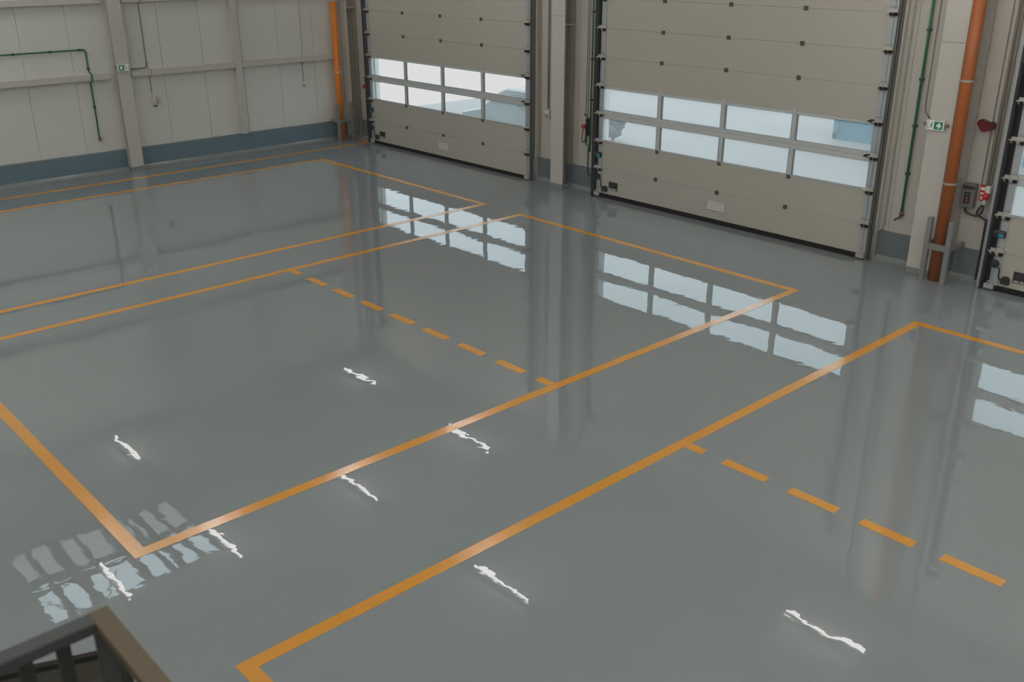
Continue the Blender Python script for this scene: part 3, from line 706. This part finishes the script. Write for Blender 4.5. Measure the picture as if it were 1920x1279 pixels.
# ------------------------------------------------------------------ outside
o = struct('ground_outside', MB().box(-8.4, 60, YW+T, 80, -0.25, -0.02), 'pave', 'grey yard paving outside the doors')
o = struct('ground_far', MB().box(-120, -8.4, -30, 80, -0.25, -0.03), 'paveb', 'bright ground beyond the yard')
def make_car(x0, y0):
    t = thing('parked_car', (x0+2.1, y0+0.85, 0), 'pale car parked outside, seen through the lower right panes of the far left door', 'car')
    prof = [(u_*0.77, v_) for u_, v_ in [(0.0, 0.30), (0.0, 0.62), (0.12, 0.74), (1.05, 0.90), (1.75, 1.36), (2.1, 1.45), (3.1, 1.45), (3.9, 1.05), (4.25, 0.98), (4.3, 0.35), (4.2, 0.25), (0.1, 0.25)]]
    mb = MB()
    n = len(prof); rows = []
    for yy, sc in ((0.0, 0.0), (0.10, 0.04), (1.60, 0.04), (1.70, 0.0)):
        row = []
        for u, v in prof:
            tuck = 0.16 if v > 1.0 else 0.0
            y = yy + (tuck if yy < 0.85 else -tuck)
            row.append(mb.bm.verts.new((x0+u, y0+y, v + (sc if v > 0.5 else 0))))
        rows.append(row)
    for A, B in zip(rows, rows[1:]):
        for i in range(n):
            f = mb.bm.faces.new([A[i], A[(i+1) % n], B[(i+1) % n], B[i]])
    mb.bm.faces.new(rows[0][::-1]); mb.bm.faces.new(rows[-1])
    mb.build('body', 'car', t)
    for yy in (-0.004, 1.66):
        q = 0.15 if yy < 0.5 else -0.15
        m2 = MB(); P = [(0.96, 0.97, 0), (1.40, 1.33, 1), (2.31, 1.36, 1), (2.77, 1.02, 0)]
        A = [m2.bm.verts.new((x0+u, y0+yy+(q if k else q*0.72), v)) for u, v, k in P]
        B = [m2.bm.verts.new((x0+u, y0+yy+(q if k else q*0.72)+0.03, v)) for u, v, k in P]
        for i in range(4): m2.bm.faces.new([A[i], A[(i+1) % 4], B[(i+1) % 4], B[i]])
        m2.bm.faces.new(A); m2.bm.faces.new(B[::-1])
        m2.build('side_window', 'carglass', t)
    for u in (0.65, 2.66):
        for yy in (-0.01, 1.52):
            wv = MB().cyl((x0+u, y0+yy, 0.30), (x0+u, y0+yy+0.19, 0.30), 0.32, 24).build('wheel', 'tyre', t)
            MB().cyl((x0+u, y0+yy-0.006, 0.30), (x0+u, y0+yy+0.196, 0.30), 0.20, 20).build('rim', 'chrome', wv)
make_car(-2.75, 1.95)
t = thing('storage_container', (5.3, 10.4, 0), 'pale blue container standing outside, seen through the upper right pane of the middle door', 'container')
mb = MB().box(3.92, 9.9, 9.45, 11.8, 0.03, 2.5)
x = 4.0
while x < 9.8:
    mb.box(x, x+0.10, 9.435, 9.45, 0.16, 2.38); x += 0.22
mb.build('body', 'bluebox', t)
MB().box(3.86, 9.96, 9.38, 9.50, -0.02, 0.14).box(3.86, 9.96, 9.38, 9.50, 2.40, 2.55).box(3.86, 3.98, 9.38, 9.5, 0.0, 2.5).build('frame', 'bluebox', t)
t = thing('small_bush', (0.15, 4.75, -0.02), 'small dark rounded bush outside, seen through the lower left pane of the middle door', 'bush')
mb = MB()
for k in range(26):
    a = random.random()*2*PI; r = random.random()*0.30
    mb.ball((0.15+r*math.cos(a), 4.75+r*math.sin(a), 0.20+random.random()*0.45), 0.13+random.random()*0.08, (1, 1, .9), 1)
mb.build('foliage', 'bush', t)
MB().cyl((0.15, 4.75, -0.02), (0.15, 4.75, 0.3), 0.04, 8).build('stem', 'deck', t)

# ------------------------------------------------------------------ world and view
w = bpy.data.worlds.new('overcast'); S.world = w; w.use_nodes = True
n, l = w.node_tree.nodes, w.node_tree.links
bg = n['Background']
tc = n.new('ShaderNodeTexCoord'); sp = n.new('ShaderNodeSeparateXYZ'); l.new(tc.outputs['Generated'], sp.inputs[0])
cr = n.new('ShaderNodeValToRGB')
cr.color_ramp.elements[0].position = 0.0; cr.color_ramp.elements[0].color = (0.60, 0.63, 0.62, 1)
cr.color_ramp.elements[1].position = 0.8; cr.color_ramp.elements[1].color = (0.82, 0.90, 0.92, 1)
e2 = cr.color_ramp.elements.new(0.40); e2.color = (0.475, 0.575, 0.605, 1)
l.new(sp.outputs['Z'], cr.inputs[0]); l.new(cr.outputs[0], bg.inputs['Color'])
bg.inputs['Strength'].default_value = 4.5

S.view_settings.view_transform = 'Standard'; S.view_settings.look = 'None'
S.view_settings.exposure = 0.0; S.view_settings.gamma = 1.0
S.view_settings.use_curve_mapping = True
cm = S.view_settings.curve_mapping
c = cm.curves[3]
c.points[0].location = (0.0, 0.006); c.points[1].location = (1.0, 0.72)
c.points.new(0.55, 0.415)
cm.extend = 'HORIZONTAL'
cm.update()
S.cycles.use_denoising = True
S.cycles.max_bounces = 8
S.cycles.diffuse_bounces = 4
S.cycles.sample_clamp_indirect = 6.0
S.cycles.caustics_reflective = False
S.cycles.caustics_refractive = False
